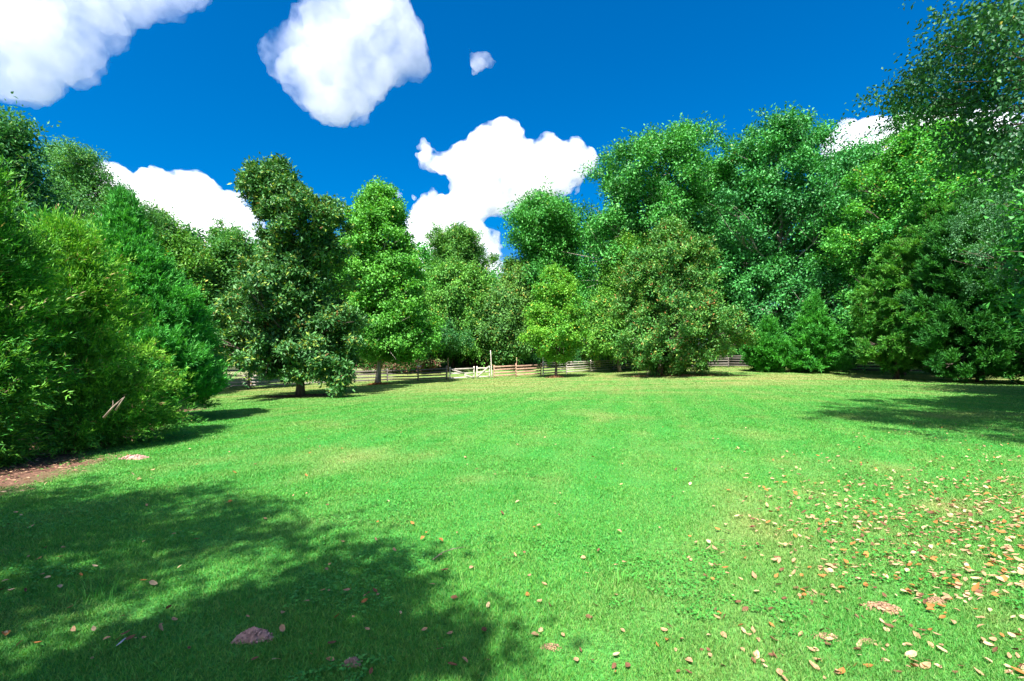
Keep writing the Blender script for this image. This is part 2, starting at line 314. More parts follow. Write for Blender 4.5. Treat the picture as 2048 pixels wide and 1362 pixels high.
SPECIES = dict(   # nt twigs a clump, nl leaves a twig, L leaf length, W leaf width, up/out pull of a twig, droop of a leaf, clump radius cr, flat clump height factor, colours
  magnolia=dict(nt=13, nl=15, L=.25, W=.115, up=.55, out=.7, droop=-.1, cr=.75, flat=.8, jit=.13, m='g', c0=(.034,.135,.034), c1=(.09,.25,.06), acc=[((.28,.15,.05),.06),((.24,.34,.05),.2)], br=.35),
  magbrown=dict(nt=13, nl=15, L=.24, W=.115, up=.55, out=.7, droop=-.2, cr=.85, flat=.8, jit=.15, m='g', c0=(.04,.17,.032), c1=(.11,.3,.05), acc=[((.3,.15,.045),.10),((.2,.29,.05),.2)], br=.35),
  gum=dict(nt=13, nl=17, L=.19, W=.16, up=.4, out=.7, droop=-.35, cr=.85, flat=.75, jit=.17, m='s', c0=(.06,.26,.03), c1=(.14,.42,.05), acc=[((.38,.42,.05),.08)], br=.35),
  maple=dict(nt=13, nl=15, L=.17, W=.14, up=.15, out=.9, droop=-.2, cr=.8, flat=.5, jit=.14, m='s', c0=(.07,.28,.025), c1=(.2,.46,.045), acc=[((.42,.44,.05),.12)], br=.4),
  bigmaple=dict(nt=14, nl=17, L=.24, W=.2, up=.1, out=.9, droop=-.2, cr=1.35, flat=.45, jit=.22, m='s', c0=(.045,.25,.04), c1=(.12,.42,.055), acc=[((.32,.36,.04),.1)], br=.35),
  oak=dict(nt=15, nl=17, L=.34, W=.2, up=.5, out=.6, droop=-.25, cr=1.75, flat=.75, jit=.32, m='g', c0=(.032,.18,.035), c1=(.09,.37,.06), acc=[((.18,.27,.06),.07)], br=.4),
  oakblue=dict(nt=15, nl=17, L=.34, W=.2, up=.5, out=.6, droop=-.25, cr=1.7, flat=.75, jit=.32, m='g', c0=(.028,.17,.042), c1=(.075,.34,.07), acc=[((.16,.26,.08),.05)], br=.4),
  loose=dict(nt=15, nl=16, L=.30, W=.15, up=.6, out=.5, droop=-.5, cr=1.3, flat=.8, jit=.26, m='s', c0=(.05,.2,.035), c1=(.13,.34,.05), acc=[((.36,.36,.06),.1),((.33,.2,.06),.03)], br=.4),
  vine=dict(nt=14, nl=17, L=.27, W=.19, up=-.2, out=.6, droop=-.8, cr=1.15, flat=1.1, jit=.26, m='s', c0=(.05,.2,.03), c1=(.14,.37,.045), acc=[((.38,.40,.06),.12),((.26,.16,.06),.04)], br=.35),
  shrub=dict(nt=12, nl=15, L=.2, W=.14, up=.5, out=.6, droop=-.2, cr=.7, flat=.8, jit=.17, m='s', c0=(.025,.13,.03), c1=(.08,.27,.05), acc=[((.25,.32,.05),.08)], br=.4),
  nearfine=dict(nt=16, nl=16, L=.17, W=.07, up=.55, out=.5, droop=-.4, cr=.85, flat=.8, jit=.15, m='s', c0=(.045,.19,.05), c1=(.12,.33,.07), acc=[((.2,.34,.05),.1)], br=.4),
  cedar=dict(nt=16, nl=26, L=.095, W=.022, up=.25, out=1.0, droop=.1, cr=.62, flat=.7, jit=.075, m='n', c0=(.06,.27,.028), c1=(.24,.5,.05), acc=[((.4,.26,.12),.09),((.03,.16,.03),.12)], br=.45),
  cypress=dict(nt=15, nl=26, L=.13, W=.032, up=.75, out=.9, droop=.5, cr=.75, flat=.8, jit=.07, m='n', c0=(.03,.20,.028), c1=(.085,.38,.045), acc=[((.1,.33,.05),.1)], br=.35),
  birch=dict(nt=12, nl=14, L=.085, W=.055, up=-.5, out=.6, droop=-.6, cr=.75, flat=.8, jit=.1, m='g', c0=(.025,.10,.038), c1=(.065,.2,.06), acc=[((.4,.36,.05),.02)], br=.3),
)
MATS = {'g': M_GLOSS, 's': M_LEAF, 'n': M_NEEDLE}
def foliage(name, parent, C, out, sp, org, seed, k=1.0, tint=(1, 1, 1), conif=False, ls=1.0):
    """C clump centres, out their outward directions"""
    r = np.random.default_rng(seed); nc = len(C); nt, nl = sp['nt'], max(4, int(sp['nl'] * k))
    cr = sp['cr'] * r.uniform(.65, 1.25, (nc, 1, 1))
    td = r.normal(0, 1, (nc, nt, 3)) * (.62 if not conif else .42) + out[:, None] * sp['out'] + A([0, 0, sp['up']]); td[..., 2] *= sp['flat'] if not conif else 1
    td = unit(td); tl = cr * r.uniform(.55, 1.25, (nc, nt, 1))
    start = C[:, None] - out[:, None] * cr * .35 + r.normal(0, .22, (nc, nt, 3)) * cr * A([1, 1, sp['flat']])
    t = r.uniform(.08, 1, (nc, nt, nl, 1)) ** .75
    p = start[:, :, None] + td[:, :, None] * tl[:, :, None] * t + r.normal(0, sp['jit'], (nc, nt, nl, 3)) * (1.05 - .75 * t if conif else 1)
    p[..., 2] += sp['droop'] * .25 * cr[..., None][..., 0] * t[..., 0] ** 2 * (1 if not conif else .8)
    d = td[:, :, None] * (1.0 if conif else .55) + r.normal(0, .5 if conif else .75, p.shape) + A([0, 0, sp['droop'] if not conif else .2])
    n = A([0, 0, 1.]) + out[:, None, None] * .4 + r.normal(0, .55, p.shape)
    N = nc * nt * nl; p = p.reshape(-1, 3); d = d.reshape(-1, 3); n = n.reshape(-1, 3)
    mixc = np.clip(r.normal(.45, .25, (nc, 1, 1)) + r.normal(0, .28, (nc, nt, nl)), 0, 1).reshape(-1, 1)
    col = A(sp['c0']) * (1 - mixc) + A(sp['c1']) * mixc
    cl = r.random((nc, nt, 1)) * np.ones((nc, nt, nl)); cl = cl.ravel(); u = r.random(N)
    for c, pr in sp['acc']:
        hit = (u * .6 + cl * .4) < pr * 1.15; col[hit] = A(c) * r.uniform(.7, 1.2, (hit.sum(), 1)); u = np.where(hit, 2, u - pr * .6)
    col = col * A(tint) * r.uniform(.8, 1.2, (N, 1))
    L = sp['L'] * ls * r.uniform(.6, 1.3, N); W = sp['W'] * ls * r.uniform(.7, 1.2, N)
    return obj(name, leaf_mesh(name, p - org, d, n, L, W, col, MATS[sp['m']]), parent)

def tree(name, label, cat, base, depth, sil, kind, nc, seed, tr=.2, k=1.0, tint=(1, 1, 1), dr=1.0, group=None, bark=None, limbs=26, lean=0.0, clip_low=None, hollow=.42, stem_top=.9, fork=.3, world=False, extra=(), lobes=22, lobe=.24, cs=1.0, ls=1.0, veil=None):
    """base = photo column of the trunk, sil = rows (y, left, right) of the crown's outline at that depth"""
    sp = dict(SPECIES[kind]); sp['cr'] *= cs; conif = kind in ('cypress', 'cedar'); r = np.random.default_rng(seed)
    sc = depth / F
    if world: org = A([base, depth, g1(base, depth)]); rows = sorted([(z_, l_, r_) for z_, l_, r_ in sil])
    else: org = onground(base, depth); rows = sorted([(EYE - (y - HY) * sc, (l - HX) * sc, (q - HX) * sc) for y, l, q in sil])
    Zr, XL, XR = A(rows, float).T; Rm = (XR - XL) / 2; Cm = (XL + XR) / 2
    root = empty(name, org); tag(root, label, cat, group)
    zz = r.uniform(Zr[0], Zr[-1], nc * 8); Rr = np.interp(zz, Zr, Rm); keep = r.random(len(zz)) < (Rr + .08 * Rm.max()) / (1.08 * Rm.max()); z = zz[keep][:nc]; nn = len(z)
    R = np.interp(z, Zr, Rm); cx = np.interp(z, Zr, Cm); th = r.random(nn) * 6.283; inset = sp['cr'] * (.12 if not conif else .5)
    # boughs: the crown swells round each bough end and falls back between them
    nb = lobes; bz = r.uniform(Zr[0], Zr[-1], nb); bt = (np.arange(nb) * 2.399963 + r.normal(0, .25, nb)) % 6.283; bR = np.interp(bz, Zr, Rm)
    P3 = np.c_[R * np.cos(th), R * np.sin(th), z]; B3 = np.c_[bR * np.cos(bt), bR * np.sin(bt), bz]
    dd = np.sqrt(((P3[:, None] - B3[None]) ** 2 * A([1, 1, 1.6])).sum(-1)).min(1); sp_ = np.sqrt(Rm.max() * (Zr[-1] - Zr[0]) * 6 / nb) * .5
    if conif: lobe *= .6
    swell = np.clip(1.1 - lobe * (dd / sp_) ** 2, .5, 1.1)
    rr = np.maximum(R * swell - inset, R * .12) * r.random(nn) ** hollow * (1 if conif else r.normal(1, .07, nn))
    C = np.c_[cx + rr * np.cos(th), depth + rr * np.sin(th) * dr, z]
    if veil:                                            # how far the hanging branches reach, seen from the lawn
        px_ = HX + F * C[:, 0] / np.maximum(C[:, 1], .3); py_ = HY - F * (C[:, 2] - EYE) / np.maximum(C[:, 1], .3)
        k_ = (py_ < -60 - 60 * sp['cr']) | (px_ > np.interp(py_, [v[0] for v in veil], [v[1] for v in veil]) + 55)
        C, th, rr, R, z = C[k_], th[k_], rr[k_], R[k_], z[k_]
    for ex, ey, ed in extra: C = np.r_[C, [at(ex, ey, depth + ed)]]; th = np.r_[th, 1.57 if ex > HX else -1.57]; rr = np.r_[rr, .5]; R = np.r_[R, 1.]; z = np.r_[z, C[-1, 2]]
    nn = len(z)
    # push the lowest clumps off the ground
    gh = gz(C[:, 0], C[:, 1]); C[:, 2] = np.maximum(C[:, 2], gh + .22)
    mid = z.min() + (z.max() - z.min()) * .35
    out = unit(np.c_[np.cos(th) * (rr / (R + .01) + .15), np.sin(th) * (rr / (R + .01) + .15), (z - mid) / (z.max() - z.min() + .01) * .6])
    foliage('crown', root, C, out, sp, org, seed, k * 1.3, tint, conif=conif, ls=ls)
    # trunk and limbs
    mb = MB(); topz = z.max() - (z.max() - z.min()) * (1 - stem_top); H = topz - org[2]
    cxt = lambda q: np.interp(q, Zr, Cm)
    P = []; n = 12
    for i in range(n):
        f = i / (n - 1); zz = org[2] - .15 + (H + .15) * f; xt = org[0] * (1 - f) + cxt(zz) * f
        P.append([xt + (r.normal(0, .05) * H * .06 if 0 < i else 0), depth + (r.normal(0, .05) * H * .06 if 0 < i else 0), zz])
    P = A(P); Rt = tr * (1 - .9 * np.linspace(0, 1, n) ** .8) ; Rt[0] *= 1.45; Rt[1] *= 1.05
    mb.tube(P - org, Rt, 10)
    order = r.permutation(nn)[:limbs]
    for j in order:
        c = C[j]; hz = (c[2] - org[2]); a = np.clip((hz - rr[j] * (.75 if not conif else .3)) / H, fork * .7, .95)
        st = A([np.interp(a, np.linspace(0, 1, n), P[:, q]) for q in range(3)]); rt = np.interp(a, np.linspace(0, 1, n), Rt) * .55
        q1 = st + (c - st) * .33 + A([0, 0, .06]) * np.linalg.norm(c - st) + r.normal(0, .06, 3) * np.linalg.norm(c - st) * .5
        q2 = st + (c - st) * .7 + r.normal(0, .06, 3) * np.linalg.norm(c - st) * .6
        mb.tube(A([st, q1, q2, c]) - org, [rt, rt * .7, rt * .4, .012], 5, cap=False)
        for s in range(6 if bark is M_DEAD else 3):
            e = c + r.normal(0, 1, 3) * sp['cr'] * (.5 if bark is M_DEAD else .7); mb.tube(A([q2, (q2 + e) / 2 + r.normal(0, .08, 3), e]) - org, A([rt * .32, rt * .2, .006]) * (.55 if bark is M_DEAD else 1), 4, cap=False)
    mb.build('trunk', bark or M_BARK, root, smooth=True)
    return root
M_SHOOT = M_BARK

# --- trees standing on or at the edge of the lawn
tree('magnolia_tree', 'tall dark magnolia with ragged open top and dark trunk, left of the sweetgum', 'tree', 600, 29,
     [(328,530,560),(345,512,580),(372,478,590),(392,480,625),(415,500,660),(445,505,690),(480,512,688),(520,482,700),(560,458,708),(600,440,714),(650,440,722),(700,444,730),(735,455,728),(756,485,712)],
     'magnolia', 500, 11, tr=.22, limbs=60, hollow=.33, cs=.76, lobes=36, lobe=.33, extra=[(488,372,0),(500,392,.4),(515,410,0),(545,345,0),(560,352,.5),(598,382,0),(612,392,.6),(604,410,0),(640,408,0),(662,405,.3),(676,420,0),(672,440,.5),(668,765,-2),(680,772,-2.2),(672,785,-2.4),(655,758,-2),(690,760,-2)])
tree('sweetgum_tree', 'bright green sweetgum with pointed crown and pale straight trunk', 'tree', 755, 40,
     [(374,750,770),(392,730,792),(420,706,802),(460,692,810),(500,682,830),(550,674,848),(600,678,860),(640,684,868),(680,688,878),(706,700,860),(718,725,830)],
     'gum', 420, 12, tr=.2, bark=M_PALE, limbs=34, hollow=.42, lobes=40, lobe=.1)
tree('young_maple_tree', 'small bright lime maple on a slim forked trunk before the fence', 'tree', 1112, 45,
     [(540,1100,1124),(560,1080,1145),(590,1062,1155),(620,1050,1160),(650,1048,1172),(680,1054,1170),(705,1068,1156),(722,1090,1140)],
     'maple', 190, 13, tr=.13, limbs=26, hollow=.45)
tree('magnolia_tree', 'broad rusty tipped magnolia with foliage almost to the grass', 'tree', 1318, 42,
     [(437,1320,1350),(455,1296,1385),(500,1262,1402),(550,1236,1420),(600,1215,1440),(640,1210,1486),(670,1212,1490),(700,1222,1470),(730,1255,1440),(742,1290,1405)],
     'magbrown', 400, 14, tr=.24, limbs=40, hollow=.4)
tree('cypress_tree', 'small feathery cypress at the fence, nearer to the rusty magnolia', 'conifer', 1537, 46,
     [(648,1530,1544),(672,1515,1556),(700,1490,1580),(725,1474,1600),(738,1476,1600),(744,1484,1596)], 'cypress', 190, 15, ls=2.4, tr=.07, k=1.0, limbs=8, hollow=.55)
tree('cypress_tree', 'small feathery cypress at the fence with a tall spire tip', 'conifer', 1628, 45,
     [(598,1622,1634),(630,1606,1650),(665,1588,1672),(700,1578,1690),(728,1572,1698),(742,1584,1690)], 'cypress', 240, 16, ls=2.4, tr=.08, limbs=8, hollow=.55)
# --- right side
tree('maple_tree', 'great rounded maple with yellow tinged layered foliage at right', 'tree', 1800, 44,
     [(262,1780,1900),(290,1740,1990),(330,1722,2010),(380,1706,2020),(430,1682,2030),(490,1672,2030),(550,1680,2020),(610,1685,2010),(670,1700,1990),(712,1730,1960)],
     'bigmaple', 520, 21, tr=.32, limbs=46, hollow=.38)
tree('cedar_tree', 'olive green cedar with layered boughs under the great maple', 'conifer', 1792, 37,
     [(420,1850,1910),(450,1830,1925),(500,1782,1930),(550,1752,1925),(600,1722,1920),(640,1690,1910),(680,1702,1905),(712,1715,1890),(738,1735,1880)],
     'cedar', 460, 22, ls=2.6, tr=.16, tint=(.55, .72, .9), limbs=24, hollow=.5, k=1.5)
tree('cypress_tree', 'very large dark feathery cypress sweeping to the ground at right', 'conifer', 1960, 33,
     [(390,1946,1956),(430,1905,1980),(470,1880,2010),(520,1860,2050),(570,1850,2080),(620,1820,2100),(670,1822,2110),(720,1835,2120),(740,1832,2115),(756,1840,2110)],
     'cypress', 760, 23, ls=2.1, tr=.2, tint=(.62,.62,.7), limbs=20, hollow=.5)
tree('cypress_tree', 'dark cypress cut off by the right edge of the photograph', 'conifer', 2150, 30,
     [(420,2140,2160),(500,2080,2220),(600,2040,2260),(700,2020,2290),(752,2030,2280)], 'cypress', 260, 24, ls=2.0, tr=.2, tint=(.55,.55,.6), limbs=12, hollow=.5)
tree('broadleaf_tree', 'silvery leaved tree leaning in from the right edge above the cypress', 'tree', 2190, 21,
     [(320,2060,2200),(350,1990,2300),(400,1962,2360),(450,1964,2380),(500,1985,2380),(560,2020,2370),(600,2070,2350)],
     'birch', 300, 25, tr=.18, tint=(1.5, 1.35, 1.6), limbs=30, hollow=.4, k=1.2)
tree('broadleaf_tree', 'bright green crown poking above the great maple at far right', 'tree', 1830, 62,
     [(212,1800,1930),(235,1770,1960),(262,1735,1975),(290,1705,1980),(320,1690,1990),(380,1690,1990),(450,1700,1980)],
     'gum', 260, 26, tr=.3, tint=(.8, .9, 1), limbs=30)
# --- tall oaks behind
tree('oak_tree', 'tall blue green oak right of centre, highest of the wood', 'tree', 1570, 56,
     [(250,1545,1620),(272,1500,1640),(290,1455,1650),(320,1440,1655),(370,1420,1690),(430,1400,1715),(500,1390,1720),(570,1390,1720),(640,1400,1710),(690,1430,1690)],
     'oakblue', 420, 31, tr=.5, bark=M_PALE, limbs=70, hollow=.4)
tree('oak_tree', 'tall spreading oak left of the highest, showing pale limbs and sky gaps', 'tree', 1300, 60,
     [(262,1350,1412),(285,1290,1430),(312,1205,1445),(340,1175,1450),(390,1160,1445),(450,1150,1440),(520,1160,1430),(600,1170,1430),(690,1190,1420)],
     'oak', 440, 32, tr=.5, bark=M_PALE, limbs=80, hollow=.4)
tree('oak_tree', 'lighter green oak at centre with rounded top, beside the open sky', 'tree', 1100, 66,
     [(400,1080,1140),(415,1040,1165),(440,1005,1180),(480,998,1185),(530,1010,1185),(580,1020,1180),(640,1030,1180),(700,1040,1170)],
     'oak', 330, 33, tr=.36, limbs=40, tint=(1.15, 1.1, .95), hollow=.4)
tree('oak_tree', 'dusky green tree filling the gap between the highest oak and the great maple', 'tree', 1700, 60,
     [(300,1690,1730),(330,1660,1745),(400,1650,1760),(480,1650,1760),(560,1650,1760),(660,1660,1750),(710,1670,1740)], 'oakblue', 230, 34, tr=.3, limbs=24)
tree('broadleaf_tree', 'grey green tree between the two tall oaks, set further back', 'tree', 1440, 68,
     [(330,1420,1470),(360,1390,1500),(430,1370,1510),(520,1370,1510),(640,1370,1500)], 'oakblue', 200, 35, tr=.3, limbs=20, tint=(1.1, 1.05, 1))
# --- middle distance, centre
tree('broadleaf_tree', 'low rounded tree with several bumps under the towering cumulus', 'tree', 915, 74,
     [(464,840,985),(476,832,990),(490,832,992),(520,830,992),(560,830,988),(600,835,984),(680,845,975)], 'loose', 420, 41, tr=.25, limbs=26, lobes=14, lobe=.4)
tree('broadleaf_tree', 'russet tinged thin tree at the foot of the centre oak', 'tree', 1035, 64,
     [(515,1015,1060),(540,1000,1072),(580,985,1080),(640,975,1085),(700,975,1080)], 'vine', 170, 42, tr=.18, limbs=20, tint=(1.1, .85, 1))
tree('vine_covered_tree', 'yellow green tree hung with vines behind the fence left of the gate', 'tree', 905, 62,
     [(535,860,950),(560,845,975),(610,835,990),(660,840,985),(705,850,970)], 'vine', 340, 43, tr=.2, limbs=16)
tree('vine_covered_tree', 'brownish vine tangle of a tree behind the gate', 'tree', 1000, 60,
     [(585,985,1030),(610,965,1050),(650,955,1060),(690,955,1060),(712,965,1050)], 'vine', 180, 44, tr=.15, limbs=16, tint=(.8, .75, 1))
tree('broadleaf_tree', 'yellow green tree peeping out left of the rusty magnolia', 'tree', 1240, 56,
     [(485,1235,1275),(505,1215,1290),(550,1205,1290),(610,1185,1280),(660,1165,1260),(705,1170,1260)], 'loose', 230, 45, tr=.18, limbs=20, tint=(1.25, 1.15, .9))
tree('broadleaf_tree', 'dark green tree behind the sweetgum and its left neighbour', 'tree', 700, 62,
     [(480,660,720),(520,640,760),(600,640,790),(690,650,790)], 'loose', 240, 46, tr=.2, limbs=16, tint=(.8, .9, 1))
tree('broadleaf_tree', 'dark understory tree behind the fence under the vines', 'tree', 860, 58,
     [(640,840,900),(660,790,930),(690,780,950),(712,790,945)], 'shrub', 240, 47, tr=.12, limbs=12, tint=(.8, .9, 1))
# --- left, behind
tree('broadleaf_tree', 'airy fine leaved tree rising behind the left conifers against the cloud', 'tree', 175, 32,
     [(314,95,205),(335,75,245),(365,62,275),(400,55,298),(440,60,305),(500,60,330),(560,60,350),(640,70,360),(720,90,350)],
     'nearfine', 520, 51, tr=.22, limbs=60, hollow=.42)
tree('broadleaf_tree', 'dark leaved tree at the left edge, its branch tip against blue sky', 'tree', -60, 17,
     [(262,5,40),(285,-40,72),(320,-120,66),(370,-180,90),(440,-220,110),(520,-220,110),(600,-200,90)],
     'nearfine', 300, 52, tr=.2, tint=(.8, .85, 1.1), limbs=50, hollow=.42)
tree('broadleaf_tree', 'yellow green slope of foliage right of the left cypress top', 'tree', 340, 42,
     [(440,300,322),(460,300,345),(490,300,372),(530,300,400),(580,300,425),(640,320,430),(710,340,440)], 'loose', 230, 53, tr=.18, limbs=22, tint=(1.1, 1.05, .9))
tree('vine_covered_snag', 'dark vine wrapped snag with a drooping tip, before the left cloud', 'tree', 382, 48,
     [(463,372,392),(475,365,398),(500,366,396),(530,362,400),(580,355,410),(640,350,420)], 'vine', 80, 54, tr=.12, limbs=8, tint=(.45, .65, 1))
tree('broadleaf_tree', 'mixed green tree filling the gap left of the dark magnolia', 'tree', 440, 47,
     [(478,450,490),(495,420,505),(530,395,520),(580,385,520),(640,385,520),(712,395,510)], 'loose', 260, 55, tr=.18, limbs=22, tint=(.85, .9, 1))
tree('small_tree', 'thin dark stemmed tree behind the dark magnolia near the left fence', 'tree', 498, 42,
     [(600,470,530),(640,455,545),(700,455,545),(735,470,530)], 'shrub', 110, 56, tr=.12, limbs=14, tint=(.7, .8, 1))
tree('sapling', 'sparse sapling tops with thin bare twigs sticking up before the left cloud', 'tree', 452, 52,
     [(448,438,448),(456,425,470),(470,418,486),(490,420,492),(540,430,490)], 'loose', 34, 57, tr=.07, limbs=20, cs=.55, k=.7)
# --- near left conifers
tree('cypress_tree', 'large feathery cypress with a tall pointed top on the left', 'conifer', 318, 15.5,
     [(408,243,247),(445,226,266),(500,196,302),(550,178,330),(600,170,378),(650,165,412),(700,165,436),(750,170,442),(790,180,425),(815,200,390)],
     'cypress', 1250, 61, ls=1.1, cs=.72, tint=(1.0, 1.02, 1.1), tr=.14, limbs=26, hollow=.5)
tree('cedar_tree', 'scraggy yellow green cedar with bare twigs, in front of the left cypress', 'conifer', 190, 10.5,
     [(470,90,180),(520,50,215),(580,20,245),(640,0,270),(700,-10,290),(760,-10,310),(815,5,345),(850,20,345),(885,40,290)],
     'cedar', 560, 62, bark=M_DEAD, lobes=46, lobe=1.1, tr=.13, limbs=60, hollow=.45)
tree('cedar_tree', 'darker cedar filling the left edge with low hanging boughs', 'conifer', -70, 8.2,
     [(330,-130,-20),(420,-200,40),(520,-230,80),(620,-240,110),(720,-240,120),(800,-230,110),(860,-200,110),(910,-190,110),(940,-170,70)],
     'cedar', 400, 63, bark=M_DEAD, lobes=40, lobe=1.1, tr=.14, tint=(.7, .85, 1), limbs=60, hollow=.45)
tree('cypress_tree', 'green cypress top between the airy tree and the yellow cedar', 'conifer', 100, 15,
     [(462,92,108),(500,74,140),(550,40,180),(620,20,210),(720,0,230),(800,20,220)], 'cypress', 330, 64, ls=1.35, tr=.12, limbs=14, hollow=.5)

# --- trees that stand outside the frame and throw their shade into it
tree('birch_tree', 'river birch at right whose drooping leafy branches hang into the top corner', 'tree', 13.6, 8.5,
     [(4.3,9.6,17),(5.2,8.2,19),(6.0,6.9,20),(7.0,7.2,21),(8.2,7.3,21.5),(9.4,4.8,22),(11,4.4,21.5),(12.5,5.6,20),(14,8.5,17)],
     'birch', 430, 71, tr=.24, world=True, limbs=90, hollow=.4, dr=.85, k=1.5, lobes=26, veil=[(-60,1925),(0,1905),(100,1875),(190,1820),(225,1900),(280,1960),(360,2020),(420,2200)],
     extra=[(1790,205,2.2),(1806,180,2),(1822,155,2),(1836,195,2.2),(1850,120,2),(1860,165,1.5),(1885,70,2),(1900,130,1),(1812,210,2),(1935,290,1.5),(1955,330,1.2),(1925,250,2),(1985,290,1),(2000,240,1),(1910,20,1.5),(1930,60,1),(1960,100,.5),(1945,150,.8),(1980,40,0),(2010,80,0),(2000,150,.3),(1975,200,.6),(1915,190,1.5),(1890,210,1.8),(2030,20,0),(2040,180,0),(2035,270,.3),(1870,100,1.8),(1950,15,.6),(1965,255,1)])
tree('broadleaf_tree', 'spreading shade tree standing left of and behind the camera', 'tree', -7.8, -2.9,
     [(3.6,-10.2,-5.6),(4.6,-12,-4.2),(6,-12.4,-3.3),(8,-12.2,-3.4),(10,-11,-4.5),(11.5,-9,-6)], 'nearfine', 200, 72, tr=.22, world=True, limbs=30, cs=.95)
tree('broadleaf_tree', 'slender shade tree standing close behind the camera', 'tree', -3.85, -2.85,
     [(4.2,-4.9,-3.5),(5.5,-5.4,-2.6),(7,-5.2,-1.75),(8.4,-4.6,-1.95),(9.4,-3.85,-2.8)], 'nearfine', 56, 75, tr=.12, world=True, limbs=16, cs=.8, hollow=.6)
tree('broadleaf_tree', 'second shade tree outside the right edge, nearer the lawn', 'tree', 18.5, 9.5,
     [(4,16,22),(6,14.5,23),(9,13.5,24),(12,13.5,23.5),(14.5,15.5,22)], 'oak', 190, 76, tr=.26, world=True, limbs=20, veil=[(-60,2090),(1300,2090)])
tree('broadleaf_tree', 'tall shade tree outside the right edge beyond the birch', 'tree', 27, 17,
     [(3,23,31),(5,21,33),(8,20,34),(11,21,33),(14,24,30)], 'oak', 240, 74, tr=.3, world=True, limbs=24)

# ------------------------------------------------------------------ woods and undergrowth
def mass(name, label, rows, n, sp, seed, d0, d1, k=1.0, tint=(1, 1, 1), bot=760, cat='woods'):
    """leafy mass between depths d0 and d1, rows = (photo column, top row)"""
    r = np.random.default_rng(seed); X = A([q[0] for q in rows], float); T = A([q[1] for q in rows], float)
    px = r.uniform(X[0], X[-1], n); top = np.interp(px, X, T) + (fbm(px * .03, px * 0 + seed, seed) - .5) * 40; f = r.random(n) ** .8; y = top + (bot - top) * (1 - f) ; d = r.uniform(d0, d1, n)
    C = np.c_[(px - HX) / F * d, d, EYE - (y - HY) / F * d]; C[:, 2] = np.maximum(C[:, 2], gz(C[:, 0], C[:, 1]) + .3)
    out = unit(np.c_[r.normal(0, .4, n), -np.ones(n), .3 + .5 * f])
    o = foliage(name, None, C, out, sp, A([0, 0, 0]), seed, k, tint); return tag(o, label, cat, kind='stuff')
sw = dict(SPECIES['oak'], cr=2.6, L=.6, W=.4, jit=.5, m='s', nt=12, nl=13)
mass('woods', 'deep green woodland filling in behind the separate trees', [(-500,420),(0,440),(300,500),(450,500),(640,500),(740,480),(860,500),(975,540),(1000,572),(1060,500),(1200,430),(1400,380),(1650,370),(1900,330),(2500,400)], 2600, sw, 81, 84, 98, tint=(.85, .95, .9))
su = dict(SPECIES['shrub'], cr=.75, jit=.18)
mass('undergrowth', 'tangled dark undergrowth and weeds along the foot of the woods', [(-300,735),(200,720),(440,705),(560,700),(700,695),(860,690),(960,700),(1060,702),(1160,706),(1300,690),(1500,690),(1700,700),(2400,700)], 900, su, 82, 62, 70, tint=(.8, .9, 1), bot=735, cat='undergrowth')
sb = dict(SPECIES['shrub'], cr=.5, L=.2, W=.13, c0=(.13,.06,.04), c1=(.27,.14,.09), acc=[((.04,.18,.03),.4)], m='s', nt=10, nl=12)
o = mass('brush_pile', 'long heap of cut brush with rusty dead leaves behind the dark fence rails', [(665,728),(700,724),(760,727),(800,724),(850,726),(880,730)], 80, sb, 83, 55, 57, bot=738, cat='brush pile'); del o['kind']
sb2 = dict(sb, c0=(.2,.1,.09), c1=(.36,.2,.15), acc=[((.05,.2,.03),.35)])
o = mass('brush_pile', 'low dark brush heap with bare sticks behind the broken gate', [(925,722),(950,717),(975,716),(985,722)], 36, sb2, 84, 62, 63, bot=728, cat='brush pile'); del o['kind']

def tuft(name, label, cx, cy, rx, ry, n, h, wd, c0, c1, seed, kind='stuff', cat='tall grass'):
    r = np.random.default_rng(seed); x = cx + r.normal(0, rx, n); y = cy + r.normal(0, ry, n); z = gz(x, y)
    a = r.random(n) * 6.283; hh = h * r.uniform(.5, 1.1, n); ln = hh * r.uniform(.1, .6, n)
    b = np.c_[x, y, z]; sx = np.c_[np.cos(a), np.sin(a), a * 0] * (wd / 2); la = r.random(n) * 6.283; ld = np.c_[np.cos(la), np.sin(la), a * 0]
    mid = b + ld * (ln * .3)[:, None] + np.c_[a * 0, a * 0, hh * .6]; tip = b + ld * ln[:, None] + np.c_[a * 0, a * 0, hh]
    V = np.stack([b - sx, b + sx, mid + sx * .8, mid - sx * .8, tip], 1).reshape(-1, 3); i = np.arange(n)[:, None] * 5
    t = r.random((n, 1)); c = A(c0) * (1 - t) + A(c1) * t
    me = raw(name, V, np.concatenate([i, i + 1, i + 2, i + 3, i + 3, i + 2, i + 4], 1).ravel(), (np.arange(n)[:, None] * 7 + A([0, 4])).ravel(), M_GRASS, np.repeat(c, 5, 0))
    return tag(obj(name, me), label, cat, kind=kind)
p = onground(1182, 68)
tuft('tall_grass', 'stand of tall yellow green grass beyond the fence beside the young maple', p[0], p[1], 2.2, .8, 2600, 2.9, .06, (.12,.3,.03), (.4,.48,.1), 85)

